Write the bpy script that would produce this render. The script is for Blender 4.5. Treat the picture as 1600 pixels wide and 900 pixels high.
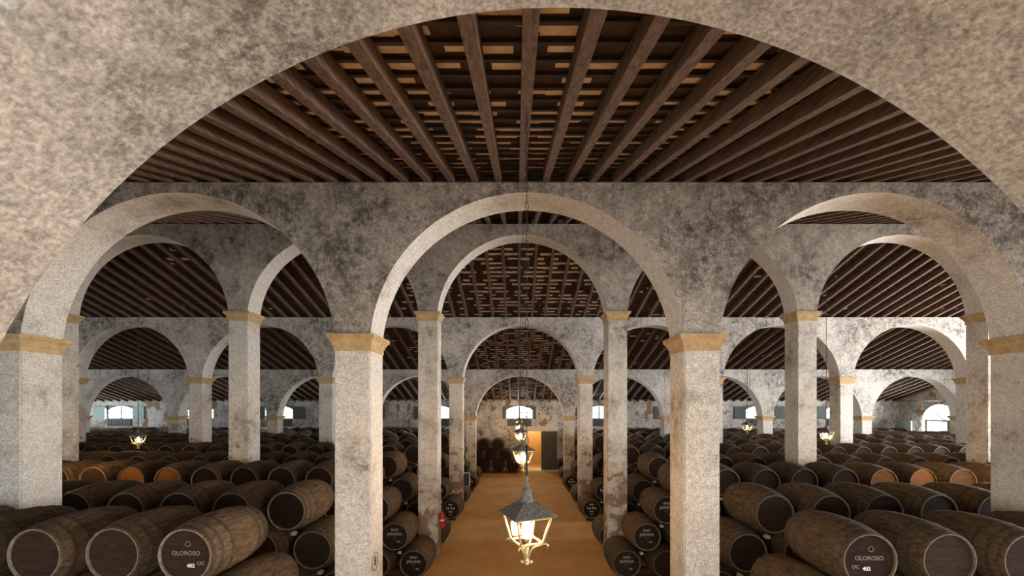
import bpy, bmesh, math, random
from mathutils import Vector, Matrix
random.seed(7)
for o in list(bpy.data.objects): bpy.data.objects.remove(o)
S = bpy.context.scene
COL = S.collection
PI = math.pi

# ------------------------------------------------------------------ camera
CAMZ = 5.7
cam_d = bpy.data.cameras.new('camera'); cam = bpy.data.objects.new('camera', cam_d); COL.objects.link(cam)
cam.location = (0, 0, CAMZ); cam.rotation_euler = (PI/2, 0, 0)
cam_d.sensor_width = 36; cam_d.lens = 14
cam_d.shift_x = -8/1600; cam_d.shift_y = 182/1600
cam_d.clip_start = 0.05; cam_d.clip_end = 300
S.camera = cam
# ------------------------------------------------------------------ world, light, exposure
w = bpy.data.worlds.new('world'); S.world = w; w.use_nodes = True
wb = w.node_tree.nodes['Background']; wb.inputs[0].default_value = (0.80, 0.90, 1.0, 1); wb.inputs[1].default_value = 2.2
vs = S.view_settings; vs.view_transform = 'Standard'; vs.look = 'None'; vs.gamma = 1; vs.use_curve_mapping = False
vs.exposure = 0.27

def area(name, loc, rot, sx, sy, power, color):
    l = bpy.data.lights.new(name, 'AREA'); l.shape = 'RECTANGLE'; l.size = sx; l.size_y = sy
    l.energy = power; l.color = color
    o = bpy.data.objects.new(name, l); COL.objects.link(o); o.location = loc; o.rotation_euler = rot
    return o
# daylight from the open front of the hall behind the viewer, and from the open right-hand side
area('daylight_front', (1.5, -4.5, 6.4), (PI/2, 0, 0), 15, 6.0, 1350, (1.0, 0.91, 0.80))
area('daylight_right', (31.5, 8.5, 5.2), (PI/2, 0, PI/2), 23, 6.0, 14500, (0.98, 0.98, 1.0))
area('daylight_left', (-37.2, 13.0, 5.2), (PI/2, 0, -PI/2), 27, 6.0, 1500, (0.85, 0.93, 1.0))
area('left_end_fill', (-38.7, 29.4, 4.0), (PI/2, 0, -PI/2), 1.6, 5.0, 700, (0.82, 0.91, 1.0))  # added fill for the left end of the last bay, no door there
area('daylight_side_door', (34.6, 31.1, 3.2), (PI/2, 0, PI/2), 2.5, 4.2, 2200, (0.9, 0.96, 1.0))

for k_ in range(-5, 5):                                        # daylight outside each back window
    area('window_daylight', (.2 + 6.913*k_, 35.2, 5.03), (-PI/2, 0, 0), 2.3, 1.1, 260, (0.92, 0.97, 1.0))
# ------------------------------------------------------------------ helpers
def link(name, bm, mats, parent=None, smooth=False):
    me = bpy.data.meshes.new(name); bm.normal_update(); bm.to_mesh(me); bm.free()
    for m in (mats if isinstance(mats, (list, tuple)) else [mats]): me.materials.append(m)
    if smooth:
        for p in me.polygons: p.use_smooth = True
    o = bpy.data.objects.new(name, me); COL.objects.link(o)
    if parent: o.parent = parent
    return o
def empty(name, loc):
    o = bpy.data.objects.new(name, None); COL.objects.link(o); o.location = loc; o.empty_display_size = .2
    return o
def tag(o, label=None, cat=None, group=None, kind=None):
    if label: o['label'] = label
    if cat: o['category'] = cat
    if group: o['group'] = group
    if kind: o['kind'] = kind
    return o
def box(bm, x0, x1, y0, y1, z0, z1, mi=0):
    v = [bm.verts.new(p) for p in ((x0,y0,z0),(x1,y0,z0),(x1,y1,z0),(x0,y1,z0),(x0,y0,z1),(x1,y0,z1),(x1,y1,z1),(x0,y1,z1))]
    for f in ((3,2,1,0),(4,5,6,7),(0,1,5,4),(1,2,6,5),(2,3,7,6),(3,0,4,7)):
        bm.faces.new([v[i] for i in f]).material_index = mi
    return v
def lathe(bm, prof, n=24, axis='z', mi=0, smooth=True, M=None, phase=0.0, cap=True):
    """prof: list of (radius, height) along the axis"""
    rings = []
    for r, h in prof:
        ring = []
        for i in range(n):
            a = 2*PI*i/n + phase
            p = Vector((r*math.cos(a), r*math.sin(a), h)) if axis == 'z' else Vector((r*math.cos(a), h, -r*math.sin(a)))
            if M: p = M @ p
            ring.append(bm.verts.new(p))
        rings.append(ring)
    for a, b in zip(rings, rings[1:]):
        for i in range(n):
            f = bm.faces.new((a[i], a[(i+1) % n], b[(i+1) % n], b[i])); f.material_index = mi; f.smooth = smooth
    if cap:
        f = bm.faces.new(list(reversed(rings[0]))); f.material_index = mi
        f = bm.faces.new(rings[-1]); f.material_index = mi
    return rings
def tube(bm, pts, r, n=8, mi=0):
    pts = [Vector(p) for p in pts]; rings = []
    for i, p in enumerate(pts):
        t = (pts[min(i+1, len(pts)-1)] - pts[max(i-1, 0)]).normalized()
        u = t.cross(Vector((0, 0, 1)))
        if u.length < 1e-3: u = Vector((1, 0, 0))
        u.normalize(); v = t.cross(u)
        rr = r[i] if isinstance(r, (list, tuple)) else r
        rings.append([bm.verts.new(p + rr*(math.cos(2*PI*k/n)*u + math.sin(2*PI*k/n)*v)) for k in range(n)])
    for a, b in zip(rings, rings[1:]):
        for k in range(n):
            f = bm.faces.new((a[k], b[k], b[(k+1) % n], a[(k+1) % n])); f.smooth = True; f.material_index = mi
    bm.faces.new(rings[0]).material_index = mi
    bm.faces.new(list(reversed(rings[-1]))).material_index = mi
ORD = ['', 'first', 'second', 'third', 'fourth', 'fifth', 'sixth', 'seventh', 'eighth', 'ninth', 'tenth', 'eleventh', 'twelfth',
       'thirteenth', 'fourteenth', 'fifteenth', 'sixteenth', 'seventeenth', 'eighteenth', 'nineteenth', 'twentieth',
       'twenty-first', 'twenty-second', 'twenty-third', 'twenty-fourth', 'twenty-fifth', 'twenty-sixth', 'twenty-seventh',
       'twenty-eighth', 'twenty-ninth', 'thirtieth', 'thirty-first', 'thirty-second', 'thirty-third', 'thirty-fourth',
       'thirty-fifth', 'thirty-sixth', 'thirty-seventh', 'thirty-eighth', 'thirty-ninth', 'fortieth']

# ------------------------------------------------------------------ materials
class NT:
    def __init__(s, name, rough=.8, metal=0.0):
        s.m = bpy.data.materials.new(name); s.m.use_nodes = True; s.t = s.m.node_tree
        s.b = s.t.nodes['Principled BSDF']; s.b.inputs['Roughness'].default_value = rough; s.b.inputs['Metallic'].default_value = metal
    def n(s, typ, **kw):
        nd = s.t.nodes.new(typ)
        for k, v in kw.items():
            if k.startswith('i_'): nd.inputs[k[2:].replace('_', ' ')].default_value = v
            else: setattr(nd, k, v)
        return nd
    def l(s, a, b): s.t.links.new(a, b)
    def pos(s, scale=(1,1,1)):
        g = s.n('ShaderNodeNewGeometry'); mp = s.n('ShaderNodeMapping'); mp.inputs['Scale'].default_value = scale
        s.l(g.outputs['Position'], mp.inputs[0]); return mp.outputs[0]
    def obj(s, scale=(1,1,1)):
        g = s.n('ShaderNodeTexCoord'); mp = s.n('ShaderNodeMapping'); mp.inputs['Scale'].default_value = scale
        s.l(g.outputs['Object'], mp.inputs[0]); return mp.outputs[0]
    def noise(s, vec, scale, detail=6, rough=.6):
        nd = s.n('ShaderNodeTexNoise'); nd.inputs['Scale'].default_value = scale; nd.inputs['Detail'].default_value = detail
        nd.inputs['Roughness'].default_value = rough
        s.l(vec, nd.inputs['Vector']); return nd.outputs['Fac']
    def ramp(s, fac, stops):
        r = s.n('ShaderNodeValToRGB'); e = r.color_ramp.elements
        while len(e) < len(stops): e.new(.5)
        for el, (p, c) in zip(e, stops):
            el.position = p; el.color = (*c, 1) if isinstance(c, tuple) else (c, c, c, 1)
        s.l(fac, r.inputs[0]); return r.outputs[0]
    def mix(s, fac, a, b, mode='MIX'):
        m = s.n('ShaderNodeMix', data_type='RGBA', blend_type=mode)
        for sock, v in ((m.inputs[0], fac), (m.inputs[6], a), (m.inputs[7], b)):
            if isinstance(v, (int, float)): sock.default_value = v
            elif isinstance(v, tuple): sock.default_value = (*v, 1)
            else: s.l(v, sock)
        return m.outputs[2]
    def bump(s, h, strength=.4, dist=.02):
        b = s.n('ShaderNodeBump'); b.inputs['Strength'].default_value = strength; b.inputs['Distance'].default_value = dist
        s.l(h, b.inputs['Height']); s.l(b.outputs[0], s.b.inputs['Normal'])
    def col(s, c):
        if isinstance(c, tuple): s.b.inputs['Base Color'].default_value = (*c, 1)
        else: s.l(c, s.b.inputs['Base Color'])
        return s

def plaster(name, light, mid, dark, amount=.5, peel=None, streak=True, brick=False, k=1.0):
    m = NT(name, .92); p = m.pos()
    big = m.noise(p, .55, 8, .68); fine = m.noise(p, 9*k, 8, .72); grain = m.noise(p, 42, 3, .6)
    c = m.ramp(fine, [(.30, mid), (.58, light)])
    stain = m.ramp(big, [(.36 + .20*(1-amount), 0.0), (.58 + .12*(1-amount), 1.0)])
    spots = m.ramp(m.noise(p, 3.6*k, 12, .85), [(.45, 0.0), (.56, 1.0)])
    specks = m.ramp(m.noise(p, 11, 8, .85), [(.56, 0.0), (.64, 1.0)])
    f = m.mix(1.0, stain, m.mix(.75, (1.0, 1.0, 1.0), spots), 'MULTIPLY')
    c = m.mix(m.mix(1.0, f, (.88, .88, .88), 'MULTIPLY'), c, dark)
    c = m.mix(m.mix(1.0, specks, (.75*amount+.1,)*3, 'MULTIPLY'), c, dark)
    if streak:
        ps = m.pos((2.2, 2.2, .22)); st = m.ramp(m.noise(ps, 1.6, 8, .7), [(.56, 0.0), (.72, .55)])
        c = m.mix(st, c, dark)
    if peel:
        g = m.ramp(m.noise(m.pos((1, 1, .8)), 1.15, 8, .62), [(.57, 0.0), (.60, 1.0)])
        c = m.mix(g, c, peel)
    if brick:
        sx = m.n('ShaderNodeSeparateXYZ'); m.l(p, sx.inputs[0])
        zr = m.n('ShaderNodeMapRange'); zr.inputs[1].default_value = 4.8; zr.inputs[2].default_value = 0.3
        m.l(sx.outputs[2], zr.inputs[0])
        nz = m.noise(p, 1.7, 8, .65)
        add = m.n('ShaderNodeMath', operation='ADD'); m.l(nz, add.inputs[0])
        sc = m.n('ShaderNodeMath', operation='MULTIPLY'); sc.inputs[1].default_value = .22; m.l(zr.outputs[0], sc.inputs[0])
        m.l(sc.outputs[0], add.inputs[1])
        g = m.ramp(add.outputs[0], [(.64, 0.0), (.68, 1.0)])
        cmb = m.n('ShaderNodeCombineXYZ'); ax = m.n('ShaderNodeMath', operation='ADD'); m.l(sx.outputs[0], ax.inputs[0]); m.l(sx.outputs[1], ax.inputs[1])
        m.l(ax.outputs[0], cmb.inputs[0]); m.l(sx.outputs[2], cmb.inputs[1])
        bt = m.n('ShaderNodeTexBrick'); bt.inputs['Scale'].default_value = 3.4
        bt.inputs['Color1'].default_value = (.34, .19, .11, 1); bt.inputs['Color2'].default_value = (.24, .15, .10, 1); bt.inputs['Mortar'].default_value = (.36, .31, .25, 1)
        m.l(cmb.outputs[0], bt.inputs['Vector'])
        c = m.mix(g, c, bt.outputs[0])
    # salt-and-pepper grain of lime wash
    gr = m.ramp(grain, [(.32, .55), (.68, 1.2)])
    c = m.mix(1.0, c, gr, 'MULTIPLY')
    m.col(c); m.bump(m.mix(.5, fine, grain), .5, .02)
    return m.m
M = {}
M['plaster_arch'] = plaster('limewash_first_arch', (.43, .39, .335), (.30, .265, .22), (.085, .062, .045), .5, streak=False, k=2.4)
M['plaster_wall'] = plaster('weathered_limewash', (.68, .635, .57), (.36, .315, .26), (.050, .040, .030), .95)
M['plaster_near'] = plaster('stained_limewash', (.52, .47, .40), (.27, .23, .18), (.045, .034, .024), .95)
M['plaster_soffit'] = plaster('clean_limewash', (.74, .69, .61), (.54, .49, .42), (.20, .15, .10), .25, streak=False)
M['plaster_pillar'] = plaster('pillar_limewash', (.72, .67, .59), (.47, .42, .35), (.14, .10, .07), .45, streak=False, brick=True)
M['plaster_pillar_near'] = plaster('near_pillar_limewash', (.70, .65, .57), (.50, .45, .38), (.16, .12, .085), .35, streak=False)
M['plaster_back'] = plaster('peeling_back_wall', (.78, .75, .70), (.48, .44, .39), (.05, .04, .03), .9, peel=(.30, .19, .11))

def simple(name, c1, c2, scale=6, rough=.7, metal=0, obj=False, stretch=(1,1,1), bump=.3):
    m = NT(name, rough, metal); v = m.obj(stretch) if obj else m.pos(stretch)
    n = m.noise(v, scale, 8, .65); m.col(m.ramp(n, [(.32, c1), (.68, c2)])); m.bump(n, bump, .01); return m.m
M['ochre'] = simple('ochre_capital', (.34, .22, .095), (.54, .38, .19), 7, .85)
M['joist'] = simple('joist_wood', (.040, .021, .012), (.19, .108, .062), 4, .8, stretch=(6, .5, 6))
M['sky_frame'] = simple('window_frame_paint', (.10, .105, .11), (.17, .18, .18), 5)
M['shutter'] = simple('shutter_paint', (.06, .065, .06), (.11, .12, .11), 5, stretch=(8, 1, .5))
M['teal'] = simple('teal_shutter_paint', (.22, .32, .30), (.32, .42, .40), 5)
M['iron'] = simple('dark_iron', (.018, .016, .014), (.05, .045, .04), 20, .6, .5)
M['hood'] = simple('lantern_hood_zinc', (.055, .048, .040), (.20, .18, .15), 30, .75, .1, obj=True)
M['brass'] = simple('lantern_gilt', (.45, .36, .17), (.70, .58, .30), 12, .4, .6, obj=True)
M['red'] = simple('red_cylinder_paint', (.50, .02, .015), (.62, .04, .03), 5, .3)
M['black'] = simple('black_paint', (.012, .012, .012), (.022, .022, .022), 8, .5)
M['white'] = simple('white_paint', (.75, .74, .70), (.82, .80, .77), 8, .6)
M['chalk'] = simple('chalk_paint', (.60, .57, .52), (.78, .75, .70), 30, .8)
M['chalk_dull'] = simple('dull_chalk_paint', (.26, .22, .18), (.46, .40, .33), 30, .8)
M['faded'] = simple('faded_lettering', (.16, .13, .105), (.26, .22, .18), 40, .9)
M['plank_warm'] = simple('varnished_planks', (.45, .22, .06), (.62, .34, .11), 3, .5, stretch=(.6, .6, 9))
M['rail'] = simple('skid_timber', (.03, .02, .013), (.08, .05, .03), 5, .9)

# sandy floor
m = NT('albero_sand_floor', .95); p = m.pos()
c = m.ramp(m.noise(p, .7, 8, .6), [(.3, (.58, .30, .085)), (.7, (.76, .45, .15))])
c = m.mix(m.ramp(m.noise(p, 30, 6, .8), [(.4, 0.0), (.75, .5)]), c, (.36, .17, .05))
m.col(c); m.bump(m.noise(p, 24, 8, .8), .8, .03); M['floor'] = m.m

# roof deck: tile undersides laid on battens
m = NT('roof_tiles_on_battens', .95); p = m.pos()
sx = m.n('ShaderNodeSeparateXYZ'); m.l(p, sx.inputs[0])
def mth(op, a, b=None):
    n_ = m.n('ShaderNodeMath', operation=op)
    for i_, v_ in enumerate((a, b)):
        if v_ is None: continue
        if isinstance(v_, (int, float)): n_.inputs[i_].default_value = v_
        else: m.l(v_, n_.inputs[i_])
    return n_.outputs[0]
row = mth('DIVIDE', sx.outputs[1], .285); rf = mth('FLOOR', row); rfr = mth('FRACT', row)
wn1 = m.n('ShaderNodeTexWhiteNoise', noise_dimensions='1D'); m.l(rf, wn1.inputs['W'])
colx = mth('ADD', mth('DIVIDE', sx.outputs[0], .31), wn1.outputs[0]); cf = mth('FLOOR', colx)
cb = m.n('ShaderNodeCombineXYZ'); m.l(cf, cb.inputs[0]); m.l(rf, cb.inputs[1])
wn2 = m.n('ShaderNodeTexWhiteNoise', noise_dimensions='2D'); m.l(cb.outputs[0], wn2.inputs['Vector'])
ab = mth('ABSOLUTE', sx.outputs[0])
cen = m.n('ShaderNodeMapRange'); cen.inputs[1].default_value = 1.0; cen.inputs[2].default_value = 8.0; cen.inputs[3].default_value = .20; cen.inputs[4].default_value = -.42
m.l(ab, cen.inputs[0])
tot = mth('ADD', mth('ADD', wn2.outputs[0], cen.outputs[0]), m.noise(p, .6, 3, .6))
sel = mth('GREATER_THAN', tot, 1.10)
strip = mth('MULTIPLY', mth('GREATER_THAN', rfr, .27), mth('LESS_THAN', rfr, mth('ADD', .62, mth('MULTIPLY', wn2.outputs[0], .38))))
fac = mth('MULTIPLY', sel, strip)
dk = m.ramp(m.noise(p, 3, 6, .7), [(.35, (.010, .006, .004)), (.7, (.10, .042, .019))])
lt = m.ramp(m.noise(p, 5, 6, .7), [(.3, (.62, .42, .27)), (.7, (.92, .80, .64))])
m.col(m.mix(fac, dk, lt)); M['deck'] = m.m
M['batten'] = simple('roof_batten_wood', (.016, .009, .005), (.07, .036, .020), 6, .85, stretch=(.4, 5, 5))

# barrels
def wood(name, lo, hi, stretch):
    m = NT(name, .85); v = m.obj(stretch)
    oi = m.n('ShaderNodeObjectInfo')
    va = m.n('ShaderNodeVectorMath', operation='ADD'); m.l(v, va.inputs[0])
    cb = m.n('ShaderNodeCombineXYZ'); mu = m.n('ShaderNodeMath', operation='MULTIPLY'); mu.inputs[1].default_value = 40; m.l(oi.outputs['Random'], mu.inputs[0])
    m.l(mu.outputs[0], cb.inputs[0]); m.l(cb.outputs[0], va.inputs[1])
    n = m.noise(va.outputs[0], 5, 8, .7)
    c = m.ramp(n, [(.3, lo), (.72, hi)])
    br = m.ramp(oi.outputs['Random'], [(0, .62), (1, 1.25)])
    c = m.mix(1.0, c, br, 'MULTIPLY')
    c = m.mix(m.ramp(m.noise(va.outputs[0], 28, 4, .8), [(.5, 0.0), (.75, .5)]), c, tuple(x*.35 for x in lo))
    m.b.inputs['Specular IOR Level'].default_value = .2
    m.col(c); m.bump(n, .8, .02); return m.m
M['stave'] = wood('barrel_staves', (.026, .016, .008), (.215, .132, .066), (3.5, .7, 3.5))
M['head'] = wood('barrel_head', (.012, .007, .004), (.050, .026, .013), (1, 1, 4))
M['head_lamplit'] = wood('barrel_head_lamplit', (.10, .046, .014), (.22, .105, .034), (1, 1, 4))  # head wood with the orange of nearby lantern light put into its colour
M['head_black'] = wood('barrel_head_painted_black', (.012, .008, .006), (.034, .021, .014), (1, 1, 4))
M['chime'] = wood('barrel_chime', (.09, .07, .045), (.34, .29, .22), (2, 2, 2))
M['hoop'] = simple('barrel_hoop_iron', (.025, .017, .011), (.10, .070, .045), 14, .7, .2, obj=True)

# glass
m = bpy.data.materials.new('clear_glass'); m.use_nodes = True; t = m.node_tree; t.nodes.remove(t.nodes['Principled BSDF'])
tr = t.nodes.new('ShaderNodeBsdfTransparent'); gl = t.nodes.new('ShaderNodeBsdfGlossy'); gl.inputs['Roughness'].default_value = .05
mx = t.nodes.new('ShaderNodeMixShader'); mx.inputs[0].default_value = .025
t.links.new(tr.outputs[0], mx.inputs[1]); t.links.new(gl.outputs[0], mx.inputs[2]); t.links.new(mx.outputs[0], t.nodes['Material Output'].inputs[0])
M['glass'] = m
m = bpy.data.materials.new('lamp_bulb_glow'); m.use_nodes = True; t = m.node_tree; t.nodes.remove(t.nodes['Principled BSDF'])
em = t.nodes.new('ShaderNodeEmission'); em.inputs[0].default_value = (1, .60, .25, 1); em.inputs[1].default_value = 820
t.links.new(em.outputs[0], t.nodes['Material Output'].inputs[0]); M['bulb'] = m
m = m.copy(); m.name = 'dim_bulb_glow'; m.node_tree.nodes['Emission'].inputs[1].default_value = 160; M['bulb_dim'] = m

# ------------------------------------------------------------------ the hall
AX = 0.2; W = 6.2; PW = 0.713; PITCH = W + PW; HALF = W/2
RISE = 2.8; R = (HALF**2 + RISE**2)/(2*RISE)
RIDGE_Y, RIDGE_Z, SL = 14.86, 6.69 + CAMZ, 0.329
def roof(y): return RIDGE_Z - SL*abs(y - RIDGE_Y)
WALLS = [(1.35, 1.97, 1.964 - RISE + CAMZ), (7.87, 8.61, 1.39 + CAMZ), (14.50, 15.22, 3.38 + CAMZ), (21.13, 21.85, 1.43 + CAMZ), (27.76, 28.48, -.80 + CAMZ)]
BACK = 34.44; XL, XR = -39.0, 33.0

bm = bmesh.new(); box(bm, XL-.5, XR+.5, -8, BACK+4.5, -.2, 0); tag(link('floor', bm, M['floor']), kind='structure')
bm = bmesh.new()
def slab(y0, y1, lo, hi, mi):
    z0, z1 = roof(y0), roof(y1)
    v = [bm.verts.new(p) for p in ((XL-.5, y0, z0+lo), (XR+.5, y0, z0+lo), (XR+.5, y1, z1+lo), (XL-.5, y1, z1+lo),
                                   (XL-.5, y0, z0+hi), (XR+.5, y0, z0+hi), (XR+.5, y1, z1+hi), (XL-.5, y1, z1+hi))]
    for f in ((3,2,1,0),(4,5,6,7),(0,1,5,4),(1,2,6,5),(2,3,7,6),(3,0,4,7)): bm.faces.new([v[i] for i in f]).material_index = mi
slab(-6, RIDGE_Y, .232, .35, 0); slab(RIDGE_Y, BACK+.6, .232, .35, 0)
for j in range(-20, 122):                                       # tile battens
    y = j*.285 + .02
    if abs(y - RIDGE_Y) > .1 and y < BACK+.4: slab(y, y+.055, .196, .2335, 1)
tag(link('ceiling', bm, [M['deck'], M['batten']]), kind='structure')

# arcades
def pier_range(i): return (-5, 4)
def arcade(i, y0, y1, zs):
    bm = bmesh.new(); t0, t1 = roof(y0), roof(y1); N = 56
    front = []
    def q(ps, mi, sm=False):
        f = bm.faces.new([bm.verts.new(p) for p in ps]); f.material_index = mi; f.smooth = sm
    xs = []
    for k in range(-6, 6):                                    # arch k spans AX + k*PITCH +- HALF
        cx = AX + k*PITCH
        if cx - HALF > XR or cx + HALF < XL: continue
        cz = zs + RISE - R
        a0 = math.atan2(zs - cz, HALF)
        pts = []
        for j in range(N+1):
            a = PI - a0 - (PI - 2*a0)*j/N
            pts.append((cx + R*math.cos(a), cz + R*math.sin(a)))
        pts[0] = (cx-HALF, zs); pts[-1] = (cx+HALF, zs)
        pts = [p for p in pts if XL <= p[0] <= XR]
        sv = [(bm.verts.new((x, y0, z)), bm.verts.new((x, y1, z))) for x, z in pts]
        for (a, b), ((x0, z0), (x1, z1)) in zip(zip(sv, sv[1:]), zip(pts, pts[1:])):
            f = bm.faces.new((a[0], b[0], b[1], a[1])); f.material_index = 1; f.smooth = True
            q(((x0, y0, z0), (x0, y0, t0), (x1, y0, t0), (x1, y0, z1)), 0)
            q(((x0, y1, z0), (x1, y1, z1), (x1, y1, t1), (x0, y1, t1)), 0)
            q(((x0, y0, t0), (x0, y1, t1), (x1, y1, t1), (x1, y0, t0)), 0)
        px0, px1 = cx + HALF, cx + HALF + PW                   # pier to the right of this arch
        if px1 < XR:
            q(((px0, y0, zs), (px0, y0, t0), (px1, y0, t0), (px1, y0, zs)), 0)
            q(((px0, y1, zs), (px1, y1, zs), (px1, y1, t1), (px0, y1, t1)), 0)
            q(((px0, y0, t0), (px0, y1, t1), (px1, y1, t1), (px1, y0, t0)), 0)
            q(((px0, y0, zs), (px1, y0, zs), (px1, y1, zs), (px0, y1, zs)), 0)
    for f in bm.faces:
        pass
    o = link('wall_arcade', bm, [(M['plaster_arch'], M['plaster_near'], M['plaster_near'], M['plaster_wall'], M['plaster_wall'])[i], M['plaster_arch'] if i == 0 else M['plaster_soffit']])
    tag(o, kind='structure')
    # pillars
    for k in range(-6, 5):
        x0 = AX + k*PITCH + HALF; x1 = x0 + PW
        if x0 < XL or x1 > XR: continue
        if i == 0 and (k < -3 or k > 2): continue
        bm = bmesh.new(); H = .33
        box(bm, x0, x1, y0, y1, 0, zs - H)
        bmesh.ops.bevel(bm, geom=[e for e in bm.edges if abs(e.verts[0].co.z - e.verts[1].co.z) > 1], offset=.025, segments=2, affect='EDGES')
        side = 'right' if k >= 0 else 'left'; nth = (k + 1) if k >= 0 else -k
        nths = {1: 'beside the central aisle'}.get(nth, '%s %s of the central aisle' % (ORD[nth], side))
        if nth == 1: nths = 'directly %s of the central aisle' % side
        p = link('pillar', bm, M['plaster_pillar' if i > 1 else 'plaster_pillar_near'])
        tag(p, 'whitewashed square pillar with ochre capital in the %s arcade, %s' % (ORD[i+1], nths), 'pillar', 'pillars of the arcades')
        bm = bmesh.new()
        prof = [(0.012, 0), (0.012, .10), (.03, .115), (.035, .15), (.06, .20), (.095, .245), (.11, .25), (.11, .33)]
        prev = None; rings = []
        for off, h in prof:
            z = zs - H + h
            rings.append([bm.verts.new(c) for c in ((x0-off, y0-off, z), (x1+off, y0-off, z), (x1+off, y1+off, z), (x0-off, y1+off, z))])
        for a, b in zip(rings, rings[1:]):
            for j in range(4): bm.faces.new((a[j], a[(j+1) % 4], b[(j+1) % 4], b[j]))
        bm.faces.new(list(reversed(rings[0]))); bm.faces.new(rings[-1])
        link('capital', bm, M['ochre'], p)
for i, (y0, y1, zs) in enumerate(WALLS): arcade(i, y0, y1, zs)

# back wall with real window and door openings
def wall_with_holes(name, holes, u0, u1, z0, z1fn, mk, mats, nseg=1):
    """holes: (u0,u1,z0,z1) in the wall's own coordinate; mk(u, z, side) -> 3D point"""
    us = sorted({u0, u1, *[h[0] for h in holes], *[h[1] for h in holes]}); 
    bm = bmesh.new()
    def q(a, b, c, d): bm.faces.new([bm.verts.new(p) for p in (a, b, c, d)])
    for ua, ub in zip(us, us[1:]):
        segs = [z0]; hs = sorted([h for h in holes if h[0] <= ua + 1e-6 and h[1] >= ub - 1e-6], key=lambda h: h[2])
        cur = z0
        for h in hs:
            if h[2] > cur: 
                for s in (0, 1): q(mk(ua, cur, s), mk(ub, cur, s), mk(ub, h[2], s), mk(ua, h[2], s))
            cur = h[3]
        for s in (0, 1): q(mk(ua, cur, s), mk(ub, cur, s), mk(ub, z1fn(ub), s), mk(ua, z1fn(ua), s))
    for h in holes:
        a, b, c, d = h
        q(mk(a, c, 0), mk(b, c, 0), mk(b, c, 1), mk(a, c, 1)); q(mk(a, d, 0), mk(b, d, 0), mk(b, d, 1), mk(a, d, 1))
        q(mk(a, c, 0), mk(a, d, 0), mk(a, d, 1), mk(a, c, 1)); q(mk(b, c, 0), mk(b, d, 0), mk(b, d, 1), mk(b, c, 1))
    bmesh.ops.recalc_face_normals(bm, faces=bm.faces)
    return tag(link(name, bm, mats), kind='structure')
WIN = [AX + k*PITCH for k in range(-5, 5)]
WW, WZ0, WZ1 = 1.2, 4.45, 5.62
holes = [(x-WW, x+WW, WZ0, WZ1) for x in WIN if x - WW > XL and x + WW < XR] + [(.80, 3.45, 0, 3.40)]
wall_with_holes('wall_back', holes, XL, XR, 0, lambda u: roof(BACK)+.2, lambda u, z, s: (u, BACK + .5*s, z), M['plaster_back'])
n = 0
for x in WIN:
    if not (x - WW > XL and x + WW < XR): continue
    n += 1; y = BACK + .12
    bm = bmesh.new()                                            # arched frame: spandrel infill, jambs, mullion, transoms
    N = 16; zc = WZ1 - .42
    arc = [(x - WW + .07 + (2*WW-.14)*j/N, zc + .36*math.sin(PI*j/N)**.7) for j in range(N+1)]
    for (xa, za), (xb, zb) in zip(arc, arc[1:]):
        v = [bm.verts.new(p) for p in ((xa, y, za), (xb, y, zb), (xb, y, WZ1), (xa, y, WZ1))]; bm.faces.new(v)
        v = [bm.verts.new(p) for p in ((xa, y, za), (xb, y, zb), (xb, y+.08, zb), (xa, y+.08, za))]; bm.faces.new(v)
    box(bm, x-WW, x-WW+.08, y, y+.08, WZ0, WZ1); box(bm, x+WW-.08, x+WW, y, y+.08, WZ0, WZ1)
    box(bm, x-.05, x+.05, y, y+.08, WZ0, WZ1-.08); box(bm, x-WW, x+WW, y, y+.08, WZ0, WZ0+.07)
    box(bm, x-WW+.08, x+WW-.08, y+.02, y+.06, WZ0+.52, WZ0+.56)
    fr = tag(link('window_%d' % n, bm, M['sky_frame']), kind='structure')
    bm = bmesh.new(); box(bm, x-WW+.06, x+WW-.06, y+.04, y+.046, WZ0+.04, WZ1-.06); link('pane', bm, M['glass'], fr)
    # open shutters against the wall and dark louvred panel below
    for s in (-1, 1):
        if n == 2 and s == 1: continue
        bm = bmesh.new(); wd = .22 if abs(x - AX) < 1 else 1.0
        xa = x + s*WW; xb = xa + s*wd
        box(bm, min(xa, xb), max(xa, xb), BACK-.10, BACK-.04, WZ0, WZ1-.1)
        for j in range(3): box(bm, min(xa, xb)+.02, max(xa, xb)-.02, BACK-.115, BACK-.10, WZ0+.08+.36*j, WZ0+.36+.36*j)
        link('shutter', bm, M['teal'] if x < -25 else M['shutter'], fr)
    bm = bmesh.new(); box(bm, x-1.05, x+1.05, BACK-.05, BACK+.0, 3.82, WZ0-.02)
    for j in range(9): box(bm, x-1.0+.235*j, x-.88+.235*j, BACK-.08, BACK-.05, 3.87, WZ0-.07)
    link('grille', bm, M['shutter'], fr)
    bm = bmesh.new(); box(bm, x-1.2, x+1.2, BACK-.10, BACK+.0, 3.74, 3.815); link('sill', bm, M['plaster_soffit'], fr)
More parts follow.
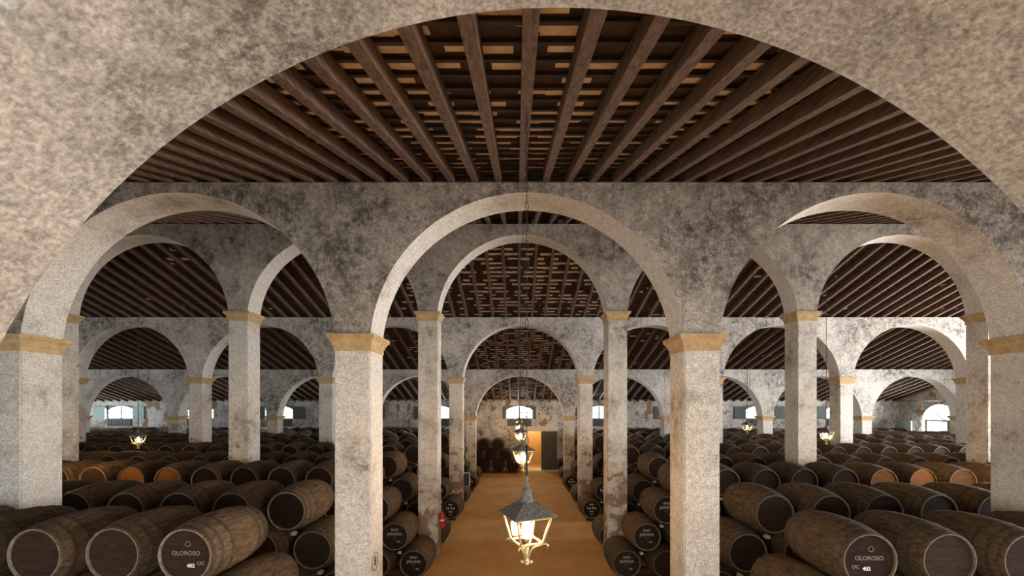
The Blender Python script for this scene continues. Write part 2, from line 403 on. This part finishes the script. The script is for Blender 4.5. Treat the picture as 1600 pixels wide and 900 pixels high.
# door in the back wall
bm = bmesh.new()
box(bm, .62, .80, BACK-.05, BACK+.1, 0, 3.40); box(bm, 3.45, 3.60, BACK-.05, BACK+.1, 0, 3.40); box(bm, .62, 3.60, BACK-.05, BACK+.1, 3.40, 3.80)
d = tag(link('door_1', bm, M['plaster_soffit']), kind='structure')
bm = bmesh.new(); box(bm, 2.08, 3.45, BACK-.12, BACK-.05, .06, 3.38)
for j in range(8): box(bm, 2.10+.168*j, 2.25+.168*j, BACK-.14, BACK-.12, .10, 3.34)
for z in (.5, 1.7, 2.9): box(bm, 2.12, 3.41, BACK-.16, BACK-.14, z, z+.12)
lf = link('door_leaf', bm, M['shutter'], d)
bm = bmesh.new(); lathe(bm, [(.03, 0), (.03, .03), (.05, .05), (.05, .08), (.02, .1)], 12, M=Matrix.Translation((2.2, BACK-.15, 1.3)) @ Matrix.Rotation(PI/2, 4, 'X')); link('handle', bm, M['iron'], lf)
# lobby behind the door: plank wall, threshold slab coloured white for the daylight on it
bm = bmesh.new(); box(bm, -.2, 4.5, BACK+3.4, BACK+3.5, 0, 4.2)
for j in range(12): box(bm, -.2, 4.5, BACK+3.36, BACK+3.4, .02+.35*j, .34+.35*j)
tag(link('wall_lobby', bm, M['plank_warm']), kind='structure')
bm = bmesh.new(); box(bm, .4, 3.7, BACK-.55, BACK+1.2, 0, .06); tag(link('trim_1', bm, M['white']), kind='structure')
bm = bmesh.new(); box(bm, -.3, -.2, BACK+.5, BACK+3.5, 0, 4.2); box(bm, 4.5, 4.6, BACK+.5, BACK+3.5, 0, 4.2); box(bm, -.3, 4.6, BACK+.5, BACK+3.5, 4.2, 4.3)
tag(link('wall_lobby_sides', bm, M['plaster_soffit']), kind='structure')
l = bpy.data.lights.new('lobby_lamp', 'POINT'); l.energy = 260; l.color = (1, .78, .45); l.shadow_soft_size = .15
l.energy = 130
o = bpy.data.objects.new('lobby_lamp', l); COL.objects.link(o); o.location = (1.4, BACK+1.9, 3.3)

# right wall with arched doorway; left wall
DY0, DY1 = 29.75, 32.45
holes = [(DY0, DY1, 0, 4.45)]
def side_wall(name, X, holes, th):
    return wall_with_holes(name, holes, 28.5 if holes else -6, BACK, 0, lambda u: roof(u)+.2, lambda u, z, s: (X + th*s, u, z), M['plaster_back'])
# arched part: strips above the springing cut to a half circle
bm = bmesh.new(); cy = (DY0+DY1)/2; rr = (DY1-DY0)/2; NA = 28
def arcz(y): return 4.35 + math.sqrt(max(0, rr*rr - (y-cy)**2))
ys = [27.0, DY0] + [cy - rr*math.cos(PI*j/NA) for j in range(1, NA)] + [DY1, BACK]
def q4(*ps): bm.faces.new([bm.verts.new(p) for p in ps])
for ya, yb in zip(ys, ys[1:]):
    ins = ya >= DY0-1e-6 and yb <= DY1+1e-6
    za, zb = (arcz(ya), arcz(yb)) if ins else (0, 0)
    for X in (XR, XR+.7): q4((X, ya, za), (X, yb, zb), (X, yb, roof(yb)+.2), (X, ya, roof(ya)+.2))
    if ins: q4((XR, ya, za), (XR, yb, zb), (XR+.7, yb, zb), (XR+.7, ya, za))
for y in (DY0, DY1): q4((XR, y, 0), (XR, y, 4.35), (XR+.7, y, 4.35), (XR+.7, y, 0))
tag(link('wall_right', bm, M['plaster_back']), kind='structure')
bm = bmesh.new(); box(bm, XR+.3, XR+.4, DY0, DY0+.1, 0, 4.4); box(bm, XR+.3, XR+.4, DY1-.1, DY1, 0, 4.4); box(bm, XR+.3, XR+.4, DY0, DY1, 4.35, 4.47)
for a in (45, 90, 135): tube(bm, [(XR+.35, cy, 4.4), (XR+.35, cy+rr*math.cos(math.radians(a)), 4.4+rr*math.sin(math.radians(a)))], .03, 6)
dd = tag(link('door_2', bm, M['sky_frame']), kind='structure')
bm = bmesh.new(); box(bm, XR+.31, XR+.39, DY0+.1, cy-.25, .02, 4.35)
for j in range(4): box(bm, XR+.29, XR+.31, DY0+.2, cy-.35, .2+1.03*j, 1.05+1.03*j)
link('door_leaf', bm, M['sky_frame'], dd)
bm = bmesh.new(); box(bm, XR-.9, XR-.82, DY1+.0, DY1+1.3, .02, 4.35); link('door_leaf', bm, M['teal'], dd)
bm = bmesh.new(); tube(bm, [(XR-4.5, 30.3, 5.98), (XR+.1, 30.3, 5.98)], .03, 6); tag(link('tie_rod', bm, M['iron']), 'thin iron tie rod running to the wall above the arched doorway', 'rod')
bm = bmesh.new(); box(bm, XL-.5, XL, -6, BACK, 0, 13); tag(link('wall_left', bm, M['plaster_back']), kind='structure')

# ------------------------------------------------------------------ roof joists
JS, JW, JH = .473, .12, .19
def joist_geo(bm, x, ya, yb, jw=JW):
    za, zb = roof(ya)+.004, roof(yb)+.004
    v = [bm.verts.new(p) for p in ((x-jw/2, ya, za), (x+jw/2, ya, za), (x+jw/2, yb, zb), (x-jw/2, yb, zb),
                                   (x-jw/2, ya, za+JH), (x+jw/2, ya, za+JH), (x+jw/2, yb, zb+JH), (x-jw/2, yb, zb+JH))]
    for f in ((3,2,1,0),(4,5,6,7),(0,1,5,4),(1,2,6,5),(2,3,7,6),(3,0,4,7)): bm.faces.new([v[i] for i in f])
yc = [1.66, 8.24, RIDGE_Y, 21.49, 28.12, BACK]
LIM = [(-10.5, 10.5), (-11, 11), (-26, 26), (-26, 26), (-24, 24)]
SPC = [.465, .56, .69, .70, .69]
stuff = bmesh.new(); joist_meshes = {}; total = 0
for b in range(5):
    ya, yb = yc[b]+.004, yc[b+1]-.004
    bayname = ORD[b+1]
    for k in range(-90, 80):
        x = .10 + k*SPC[b]
        if x < XL+.2 or x > XR-.2: continue
        if LIM[b][0] <= x <= LIM[b][1] and total < 300:
            total += 1
            if b not in joist_meshes:
                bm = bmesh.new(); z0 = roof(ya); joist_geo(bm, 0, ya, yb); bmesh.ops.translate(bm, vec=(0, -ya, -z0), verts=bm.verts)
                o = link('roof_joist', bm, M['joist']); joist_meshes[b] = o
            else: o = joist_meshes[b].copy(); COL.objects.link(o)
            o.location = (x, ya, roof(ya))
            if k == 0: lab = 'brown timber joist above the lantern chains in the %s roof bay' % bayname
            else: lab = 'brown timber joist in the %s roof bay, %s %s of the lantern chain' % (bayname, ORD[abs(k)], 'right' if k > 0 else 'left')
            tag(o, lab, 'joist', 'roof joists of the %s bay' % bayname)
        else: joist_geo(stuff, x, ya, yb)
for k in range(-40, 40):
    x = .10 + k*JS; joist_geo(stuff, x, -5.5, yc[0]-.004)
tag(link('roof_joist', stuff, M['joist']), 'further brown timber joists of the roof beyond the outer arches', 'joists', kind='stuff')

# ------------------------------------------------------------------ barrels
RB, RH, LB = .535, .43, 1.45
def rad(t): return RH + (RB-RH)*(1 - (2*t-1)**2)**.9 if 0 < t < 1 else RH
def stave_bm(n=32, m=12):
    bm = bmesh.new()
    prof = [(rad(j/m), LB*j/m) for j in range(m+1)]
    lathe(bm, prof, n, 'y', 0, True, cap=False)
    return bm
def chime(bm, n=32, mi=0):
    for y, s in ((0, 1), (LB, -1)):
        lathe(bm, [(RH, y), (RH-.020, y), (RH-.026, y + s*.04)], n, 'y', mi, False, cap=False)
def disc(bm, y, n=32, mi=0, flip=False):
    vs_ = [bm.verts.new(((RH-.024)*math.cos(2*PI*i/n), y, -(RH-.024)*math.sin(2*PI*i/n))) for i in range(n)]
    if flip: vs_.reverse()
    bm.faces.new(vs_).material_index = mi
HOOPS = (.035, .13, .27, .73, .87, .965)
def hoop(bm, t, n=32, mi=0):
    w_ = .022
    ra, rb = rad(max(0.001, t - w_/LB)), rad(min(.999, t + w_/LB)); y = t*LB; e = .007
    lathe(bm, [(ra, y-w_), (ra+e, y-w_), (rb+e, y+w_), (rb, y+w_)], n, 'y', mi, False, cap=False)
def mesh_of(bm, name, mats):
    me = bpy.data.meshes.new(name); bmesh.ops.recalc_face_normals(bm, faces=bm.faces); bm.to_mesh(me); bm.free()
    for m_ in mats: me.materials.append(m_)
    return me
bm = stave_bm(); chime(bm, 32, 1); ME_STAVE = mesh_of(bm, 'staves', [M['stave'], M['chime']])
def head_mesh(mat):
    bm = bmesh.new(); disc(bm, .035); lathe(bm, [(RH-.024, .035), (RH-.024, .06)], 32, 'y', 0, False, cap=False)
    return mesh_of(bm, 'head', [mat])
ME_HEAD = {k: head_mesh(M[k]) for k in ('head', 'head_lamplit', 'head_black')}
bm = bmesh.new(); disc(bm, LB-.035); ME_HEADB = mesh_of(bm, 'head', [M['head']])
ME_HOOP = []
for t in HOOPS:
    bm = bmesh.new(); hoop(bm, t); ME_HOOP.append(mesh_of(bm, 'hoop', [M['hoop']]))
def simple_barrel(mat, n=24):
    bm = bmesh.new(); mseg = 8
    lathe(bm, [(rad(j/mseg), LB*j/mseg) for j in range(mseg+1)], n, 'y', 0, True, cap=False)
    for y, s in ((0, 1), (LB, -1)): lathe(bm, [(RH, y), (RH-.020, y), (RH-.026, y+s*.04)], n, 'y', 1, False, cap=False)
    disc(bm, .035, n, 2); disc(bm, LB-.035, n, 2)
    for t in HOOPS: hoop(bm, t, n, 3)
    return mesh_of(bm, 'barrel', [M['stave'], M['chime'], mat, M['hoop']])
ME_SIMPLE = {k: simple_barrel(M[k]) for k in ('head', 'head_lamplit', 'head_black')}

# lettering (font shapes turned into meshes once, then shared)
def text_mesh(lines, mat_key):
    dg = None; bm = bmesh.new()
    for s, size, x, z in lines:
        cu = bpy.data.curves.new('lettering', 'FONT'); cu.body = s; cu.size = size; cu.align_x = 'CENTER'; cu.align_y = 'CENTER'; cu.extrude = .002; cu.resolution_u = 3; cu.offset = .0025
        to = bpy.data.objects.new('lettering', cu); COL.objects.link(to)
        bpy.context.view_layer.update(); dg = bpy.context.evaluated_depsgraph_get()
        me = bpy.data.meshes.new_from_object(to.evaluated_get(dg))
        me.transform(Matrix.Translation((x, .031, z)) @ Matrix.Rotation(PI/2, 4, 'X'))
        bm.from_mesh(me); bpy.data.objects.remove(to); bpy.data.meshes.remove(me)
    return mesh_of(bm, 'lettering', [M[mat_key]])
def ring_add(bm_me, cx, cz, r, t, extra=None):
    bm = bmesh.new(); bm.from_mesh(bm_me)
    Mx = Matrix.Translation((cx, .028, cz))
    lathe(bm, [(r, 0), (r+t, 0), (r+t, .004), (r, .004)], 24, 'y', 0, False, M=Mx, cap=False)
    bm.to_mesh(bm_me); bm.free()
TX = {
 'jarana': [text_mesh([('FINO', .10, 0, .20), ('JARANA', .125, 0, .07), ('- - - - -', .05, 0, -.03), ('1', .05, 0, -.12), ('OX', .075, .12, -.17)], 'chalk_dull')],
 'laina': [text_mesh([('FINO', .09, 0, .22), ('La Ina', .19, 0, .06), ('FINO', .08, 0, -.12), ('0-9', .08, 0, -.26)], 'chalk')],
 'oloroso': [text_mesh([('OLOROSO', .095, 0, .03)], 'faded'), text_mesh([('OC', .08, .24, -.13)], 'faded'), text_mesh([('402', .085, .08, -.17)], 'white')],
 'oloroso_b': [text_mesh([('OLOROSO', .095, 0, .03)], 'faded'), text_mesh([('OC', .08, -.22, -.11)], 'faded'), text_mesh([('402', .085, -.04, -.14)], 'white')],
}
for k_ in ('oloroso', 'oloroso_b'): ring_add(TX[k_][0], .03, .18, .036, .010)

def make_barrel(headkey, text=None):
    root = bpy.data.objects.new('barrel', None); COL.objects.link(root); root.empty_display_size = .2
    s = bpy.data.objects.new('staves', ME_STAVE); COL.objects.link(s); s.parent = root; s.location.z = RB
    for j, me in enumerate((ME_HEAD[headkey], ME_HEADB)):
        h = bpy.data.objects.new('head', me); COL.objects.link(h); h.parent = root; h.location.z = RB
        if j == 0 and text:
            for tm in TX[text]:
                t_ = bpy.data.objects.new('lettering', tm); COL.objects.link(t_); t_.parent = h
                if text.startswith('oloroso') and tm is TX[text][2]: t_['label'] = 'white number 402'
                else: t_['label'] = 'pale painted lettering'
    for me in ME_HOOP:
        h = bpy.data.objects.new('hoop', me); COL.objects.link(h); h.parent = root; h.location.z = RB
    return root

ROWS = [  # name, front distance, first-tier X left/right
 (6.38, -3.52, 3.75), (9.0, -3.45, 3.95), (12.63, -3.3, 3.50), (15.4, -3.27, 3.62), (19.26, -3.23, 3.62),
 (22.1, -3.2, 3.62), (25.9, -3.1, 3.55), (28.75, -3.15, 3.6), (32.75, -3.85, 3.8)]
F = 622.2; Z1 = .62
allb = []
for ri, (d0, xl, xr) in enumerate(ROWS):
    for side, xs, sp in ((-1, xl, 1.2), (1, xr, 1.285 if ri == 0 else 1.255)):
        rise = math.sqrt((2*RB)**2 - (sp/2)**2)
        lim = min(38.2 if side < 0 else 32.3, (d0+1.5)*1.30 + 3.5)
        for tier in range(4):
            k = 0
            while True:
                x = abs(xs) + tier*sp/2 + k*sp
                if x > lim: break
                allb.append(dict(r=ri, s=side, t=tier, k=k, x=side*x, z=Z1 + tier*rise, d=d0 + random.uniform(-.04, .04)))
                k += 1
# end stack against the back wall, reaching into the aisle
for t_, lst in ((0, (-.35, -1.55, -2.75)), (1, (-.95, -2.15, -3.35)), (2, (-1.55, -2.75))):
    for j, x in enumerate(lst): allb.append(dict(r=9, s=-1, t=t_, k=j, x=x, z=Z1+t_*.886, d=32.75))
def score(b):
    s = F/b['d']; px = 808 + b['x']*s; py = 632 - (b['z']-CAMZ)*s
    rp = RB*s
    if px < -rp-60 or px > 1600+rp+60 or py > 900+rp: return 0
    e = b['k'] == 0 or b['t'] == 3 or b['r'] == 9
    if not e: e = (b['t'] == 2 and b['k'] <= 1) or (b['k'] == 1 and b['t'] <= 1 and b['r'] in (2, 4))
    if b['t'] == 0 and b['k'] == 0 and b['r'] in (0,): return 0
    # hidden behind barrels of the row in front
    if b['t'] == 3 and b['r'] >= 4 and abs(px-808) < 0: return 0
    return rp if e else 0
for b in allb: b['sc'] = score(b)
vis = sorted([b for b in allb if b['sc'] > 0], key=lambda b: -b['sc'])[:300]
chosen = set(id(b) for b in vis)
TN = ['bottom', 'second', 'third', 'top']
warm = {(2, -1, 6), (2, -1, 5), (2, 1, 6), (2, 1, 7), (2, 1, 8), (2, 1, 5)}
rowname = lambda r: {0: 'nearest', 8: 'rearmost'}.get(r, ORD[r+1])
for b in vis:
    side = 'left' if b['s'] < 0 else 'right'
    key = 'head'; text = None
    if (b['r'], b['s'], b['k']) in warm and b['t'] == 3: key = 'head_lamplit'
    if b['r'] == 0 and b['t'] == 3 and b['k'] == 0: text = 'oloroso' if b['s'] < 0 else 'oloroso_b'
    if b['r'] == 2 and b['k'] == 0 and b['t'] in (0, 1, 2): text = 'jarana'; key = 'head_black'
    if b['r'] in (4, 6) and b['k'] == 0 and b['t'] in (0, 1): text = 'laina'; key = 'head_black'
    if b['r'] == 9: key = 'head_black'; text = 'laina' if (b['t'], b['k']) in ((2, 0), (1, 0)) else None
    if b['sc'] > 13 or text: o = make_barrel(key, text)
    else: o = bpy.data.objects.new('barrel', ME_SIMPLE[key]); COL.objects.link(o)
    has_parts = o.type == 'EMPTY'
    o.location = (b['x'], b['d'], b['z'] - (RB if has_parts else 0))
    tilt = random.uniform(-.012, .012)
    o.rotation_euler = (0, 0, tilt)
    lead = 'dark oak barrel'
    if text and text.startswith('oloroso'): lead = 'oak barrel painted 402'
    elif text == 'jarana': lead = 'black-headed barrel lettered FINO'
    elif text == 'laina': lead = 'black-headed barrel with white script'
    elif key == 'head_lamplit': lead = 'barrel with head coloured lamplit orange'
    if b['r'] == 9:
        lab = '%s stacked by the back door, %s tier, %s from the doorway' % (lead, TN[b['t']] if b['t'] < 2 else 'topmost', ORD[b['k']+1])
        grp = 'barrels stacked by the back door'
    else:
        lab = '%s, %s %s row, %s tier, %s from the aisle' % (lead, rowname(b['r']), side, TN[b['t']], ORD[b['k']+1])
        grp = 'stacked barrels of the %s %s row' % (rowname(b['r']), side)
    tag(o, lab, 'barrel', grp)
# pale wooden chocks wedged in the hollows under the upper barrels
M['chock'] = simple('pale_chock_wood', (.30, .25, .18), (.50, .43, .33), 14, .85, obj=True)
ch0 = None; nch = 0
for b in vis:
    if b['r'] == 9 or b['t'] == 0 or b['r'] == 0 or b['r'] > 6: continue
    if not (b['k'] <= 1 or (b['t'] == 3 and b['r'] in (3, 5, 6))) or nch > 120: continue
    nch += 1
    if ch0 is None:
        bm = bmesh.new()
        v = [bm.verts.new(p) for p in ((-.055, 0, -.04), (.055, 0, -.045), (.045, 0, .015), (.01, 0, .04), (-.045, 0, .01),
                                       (-.045, .13, -.04), (.045, .13, -.04), (.035, .13, .005), (.01, .13, .025), (-.035, .13, .0))]
        bm.faces.new(v[:5]); bm.faces.new(list(reversed(v[5:])))
        for j in range(5): bm.faces.new((v[(j+1) % 5], v[j], v[5+j], v[5+(j+1) % 5]))
        o = ch0 = link('wooden_chock', bm, M['chock'])
    else: o = ch0.copy(); COL.objects.link(o)
    o.location = (b['x'] - b['s']*.17, b['d'] - .01, b['z'] - .505); o.rotation_euler = (0, random.uniform(-.15, .15), 0)
    if b['s'] < 0: o.scale = (-1, 1, 1)
    tag(o, 'pale chock under %s-tier barrel of the %s %s row, %s from the aisle' % (TN[b['t']], rowname(b['r']), 'left' if b['s'] < 0 else 'right', ORD[b['k']+1]), 'chock', 'wooden chocks between the stacked barrels')
# every other barrel, buried in the stacks or too far away
bm = bmesh.new(); n_ = 14
for b in allb:
    if id(b) in chosen: continue
    Mx = Matrix.Translation((b['x'], b['d'], b['z']))
    lathe(bm, [(RH, 0), (.50, .3), (RB, .72), (.50, 1.15), (RH, LB)], n_, 'y', 0, True, M=Mx, cap=False)
    for y, sgn in ((.03, 1), (LB-.03, -1)):
        vv = [bm.verts.new(Mx @ Vector((RH*math.cos(2*PI*i/n_), y, -RH*math.sin(2*PI*i/n_)))) for i in range(n_)]
        if sgn < 0: vv.reverse()
        bm.faces.new(vv).material_index = 1
tag(link('barrel', bm, [M['stave'], M['head']]), 'remaining dark oak barrels buried in and behind the stacked rows', 'barrels', kind='stuff')
# timber skids under the rows
for ri, (d0, xl, xr) in enumerate(ROWS):
    lim = (d0+1.5)*1.30 + 3.8
    for side, xs in ((-1, xl), (1, xr)):
        L2 = min(38.4 if side < 0 else 32.5, lim)
        for off, nm in ((.30, 'front'), (1.05, 'rear')):
            bm = bmesh.new(); a, c_ = abs(xs)-.22, L2
            x0, x1 = (-c_, -a) if side < 0 else (a, c_)
            box(bm, x0, x1, d0+off, d0+off+.12, 0, Z1-RB+.012)
            bmesh.ops.bevel(bm, geom=list(bm.edges), offset=.012, segments=1, affect='EDGES')
            tag(link('timber_skid', bm, M['rail']), '%s timber skid on the floor under the %s %s row of barrels' % (nm, rowname(ri), 'left' if side < 0 else 'right'), 'skid', 'timber skids under the barrels')

# ------------------------------------------------------------------ lanterns
def lantern(x, y, ze, label, detail=True):
    """ze = height of the eaves of the four-sided hood"""
    Z0 = ze - .57
    root = empty('hanging_lantern', (x, y, Z0)); tag(root, label, 'lantern', 'hanging lanterns')
    e = .57; zt, zb = e-.015, e-.305; rt, rb = .285, .19; n = 4; ph = math.radians(-21)
    P = lambda r, z, i: Vector((r*math.cos(2*PI*i/n+ph), r*math.sin(2*PI*i/n+ph), z))
    bm = bmesh.new()                                           # hood
    lathe(bm, [(.300, e+.006), (.345, e-.004), (.357, e), (.355, e+.010), (.10, e+.145), (.085, e+.150)], n, 'z', 0, False, phase=ph)
    for i in range(n): tube(bm, [P(.352, e+.006, i), P(.098, e+.147, i)], .007, 6)
    link('hood', bm, M['hood'], root)
    bm = bmesh.new(); lathe(bm, [(.078, e+.143), (.074, e+.165), (.048, e+.245), (.052, e+.25), (.058, e+.262), (.056, e+.275), (.03, e+.29), (.018, e+.31), (.026, e+.34), (.014, e+.37), (.020, e+.40), (.010, e+.44)], 16); link('chimney', bm, M['hood'], root)
    bm = bmesh.new()
    for i in range(n):
        tube(bm, [P(rb, zb, i), P(rt, zt, i)], .014, 6); tube(bm, [P(rb, zb, i), P(rb, zb, i+1)], .014, 6); tube(bm, [P(rt, zt, i), P(rt, zt, i+1)], .010, 6)
    link('frame', bm, M['brass'], root)
    bm = bmesh.new()
    for i in range(n): bm.faces.new([bm.verts.new(p) for p in (P(rb-.004, zb, i), P(rb-.004, zb, i+1), P(rt-.004, zt, i+1), P(rt-.004, zt, i))])
    link('glass', bm, M['glass'], root)
    for i in range(n):                                         # scroll arms meeting in a finial
        bm = bmesh.new(); a = 2*PI*i/n+ph; pts = []
        for rr_, zz in ((rb+.05, zb-.045), (rb+.065, zb-.02), (rb+.04, zb-.0), (rb+.0, zb-.012), (.13, zb-.035), (.07, zb-.075), (.035, zb-.13), (.018, zb-.20)):
            pts.append((rr_*math.cos(a), rr_*math.sin(a), zz))
        tube(bm, pts, .0105, 6); link('scroll', bm, M['brass'], root)
    bm = bmesh.new(); lathe(bm, [(.010, zb-.265), (.03, zb-.255), (.036, zb-.235), (.026, zb-.215), (.018, zb-.16), (.026, zb-.14), (.018, zb-.12), (.012, zb-.01)], 12)
    for i in range(4): 
        a = i*PI/2; lathe(bm, [(.003, -.022), (.02, -.012), (.022, .0), (.02, .012), (.003, .022)], 8, M=Matrix.Translation((.048*math.cos(a), .048*math.sin(a), zb-.232)))
    link('finial', bm, M['brass'], root)
    bm = bmesh.new(); lathe(bm, [(.03, zb), (.03, zb+.03), (.05, zb+.04)], 12); link('socket', bm, M['brass'], root)
    bm = bmesh.new(); lathe(bm, [(.035, zb+.035), (.050, zb+.07), (.054, zb+.13), (.050, zb+.19), (.035, zb+.225), (.012, zb+.24)], 16)
    link('bulb', bm, M['bulb'] if abs(x) < 1 or y < 12 else M['bulb_dim'], root)
    zg = Z0 + .38; zt = e - .06
    ztop = roof(y) - (zg-.38) + .0
    bm = bmesh.new(); z = zt+.49; k = 0
    tube(bm, [(0, 0, z), (0, 0, z+.35)], .012, 6)
    z += .34
    while z < ztop - .03:
        h = min(.11 if detail else .3, ztop-z)
        if detail:                                             # oval chain links, alternately turned
            cs = [(math.cos(t*PI/4)*.017, math.sin(t*PI/4)) for t in range(9)]
            pts = [((c_ if k % 2 == 0 else 0), (0 if k % 2 == 0 else c_), z + h/2 + s_*(h/2+.008)) for c_, s_ in cs]
            tube(bm, pts, .0045, 5)
        else: tube(bm, [(0, 0, z), (0, 0, z+h)], .012, 5)
        z += h; k += 1
    link('chain', bm, M['iron'], root)
LZ = CAMZ - 1.235
for i, (x, y) in enumerate(((.108, 4.49), (.155, 10.7), (.16, 17.7), (.16, 24.5), (.16, 31.1))):
    lantern(x, y, LZ, 'lit six-sided brass lantern over the aisle, %s' % ['largest and nearest the viewer', 'second from the viewer', 'third from the viewer', 'fourth from the viewer', 'smallest, nearest the back door'][i], i < 2)
lantern(13.90, 17.9, LZ, 'lit lantern over the right barrels before the tall stained pillar', False)
lantern(14.10, 24.4, LZ, 'lit lantern over the far right barrels near the back windows', False)
lantern(13.54, 11.0, LZ, 'lit lantern half behind the large right-hand pillar', False)
lantern(-13.34, 11.0, LZ, 'lit lantern behind the large left-hand pillar', False)
lantern(-16.46, 17.3, LZ-.12, 'small lit lantern over the far left barrels before the left window', False)

# ------------------------------------------------------------------ small things
# fire extinguisher hung on the aisle side of the third arcade's left pillar
fx, fy, fz = -2.9+.115, 14.86, 1.12
root = empty('fire_extinguisher', (fx, fy, fz)); tag(root, 'red fire extinguisher hung on the third arcade pillar left of the aisle', 'fire extinguisher')
bm = bmesh.new(); lathe(bm, [(.06, 0), (.09, .015), (.095, .04), (.095, .46), (.08, .52), (.035, .56), (.03, .60)], 20); link('cylinder', bm, M['red'], root)
bm = bmesh.new(); lathe(bm, [(.03, .59), (.03, .63), (.02, .65)], 12); box(bm, -.015, .015, -.13, .04, .65, .67); box(bm, -.012, .012, -.12, .03, .69, .705); link('valve', bm, M['black'], root)
bm = bmesh.new(); tube(bm, [(.0, -.03, .62), (.06, -.10, .58), (.09, -.11, .4), (.08, -.11, .15)], .012, 8); link('hose', bm, M['black'], root)
bm = bmesh.new(); lathe(bm, [(.0955, .24), (.097, .24), (.097, .31), (.0955, .31)], 20, cap=False); link('paper_label', bm, M['white'], root)
bm = bmesh.new(); box(bm, -.113, -.08, -.05, .05, .35, .5); link('bracket', bm, M['black'], root)
# black notice board with a white frame beside the fourth arcade pillar
root = empty('notice_board', (-2.74, 21.75, 1.28)); tag(root, 'small black board with white edge on the fourth left aisle pillar', 'sign')
bm = bmesh.new(); box(bm, -.16, .12, 0, .03, 0, .66); link('panel', bm, M['black'], root)
bm = bmesh.new(); box(bm, .12, .155, -.005, .035, -.03, .69); box(bm, -.16, .12, -.005, .035, .66, .69); link('frame', bm, M['white'], root)
# painted ringed 8 on the near left pillar
cu = bpy.data.curves.new('painted_number', 'FONT'); cu.body = '8'; cu.size = .26; cu.align_x = 'CENTER'; cu.align_y = 'CENTER'; cu.extrude = .002; cu.offset = .004
to = bpy.data.objects.new('tmp', cu); COL.objects.link(to); bpy.context.view_layer.update()
me = bpy.data.meshes.new_from_object(to.evaluated_get(bpy.context.evaluated_depsgraph_get())); bpy.data.objects.remove(to)
bm = bmesh.new(); bm.from_mesh(me)
lathe(bm, [(.165, -.002), (.182, -.002), (.182, .002), (.165, .002)], 32, cap=False)
lathe(bm, [(.165, .002), (.165, -.002)], 32, cap=False)
bmesh.ops.transform(bm, matrix=Matrix.Rotation(PI/2, 4, 'Z') @ Matrix.Rotation(PI/2, 4, 'X'), verts=bm.verts)
o = link('painted_number', bm, M['black']); o.location = (-2.9+.003, 8.13, 2.50)
tag(o, 'black ringed number 8 painted on the near left pillar', 'number')
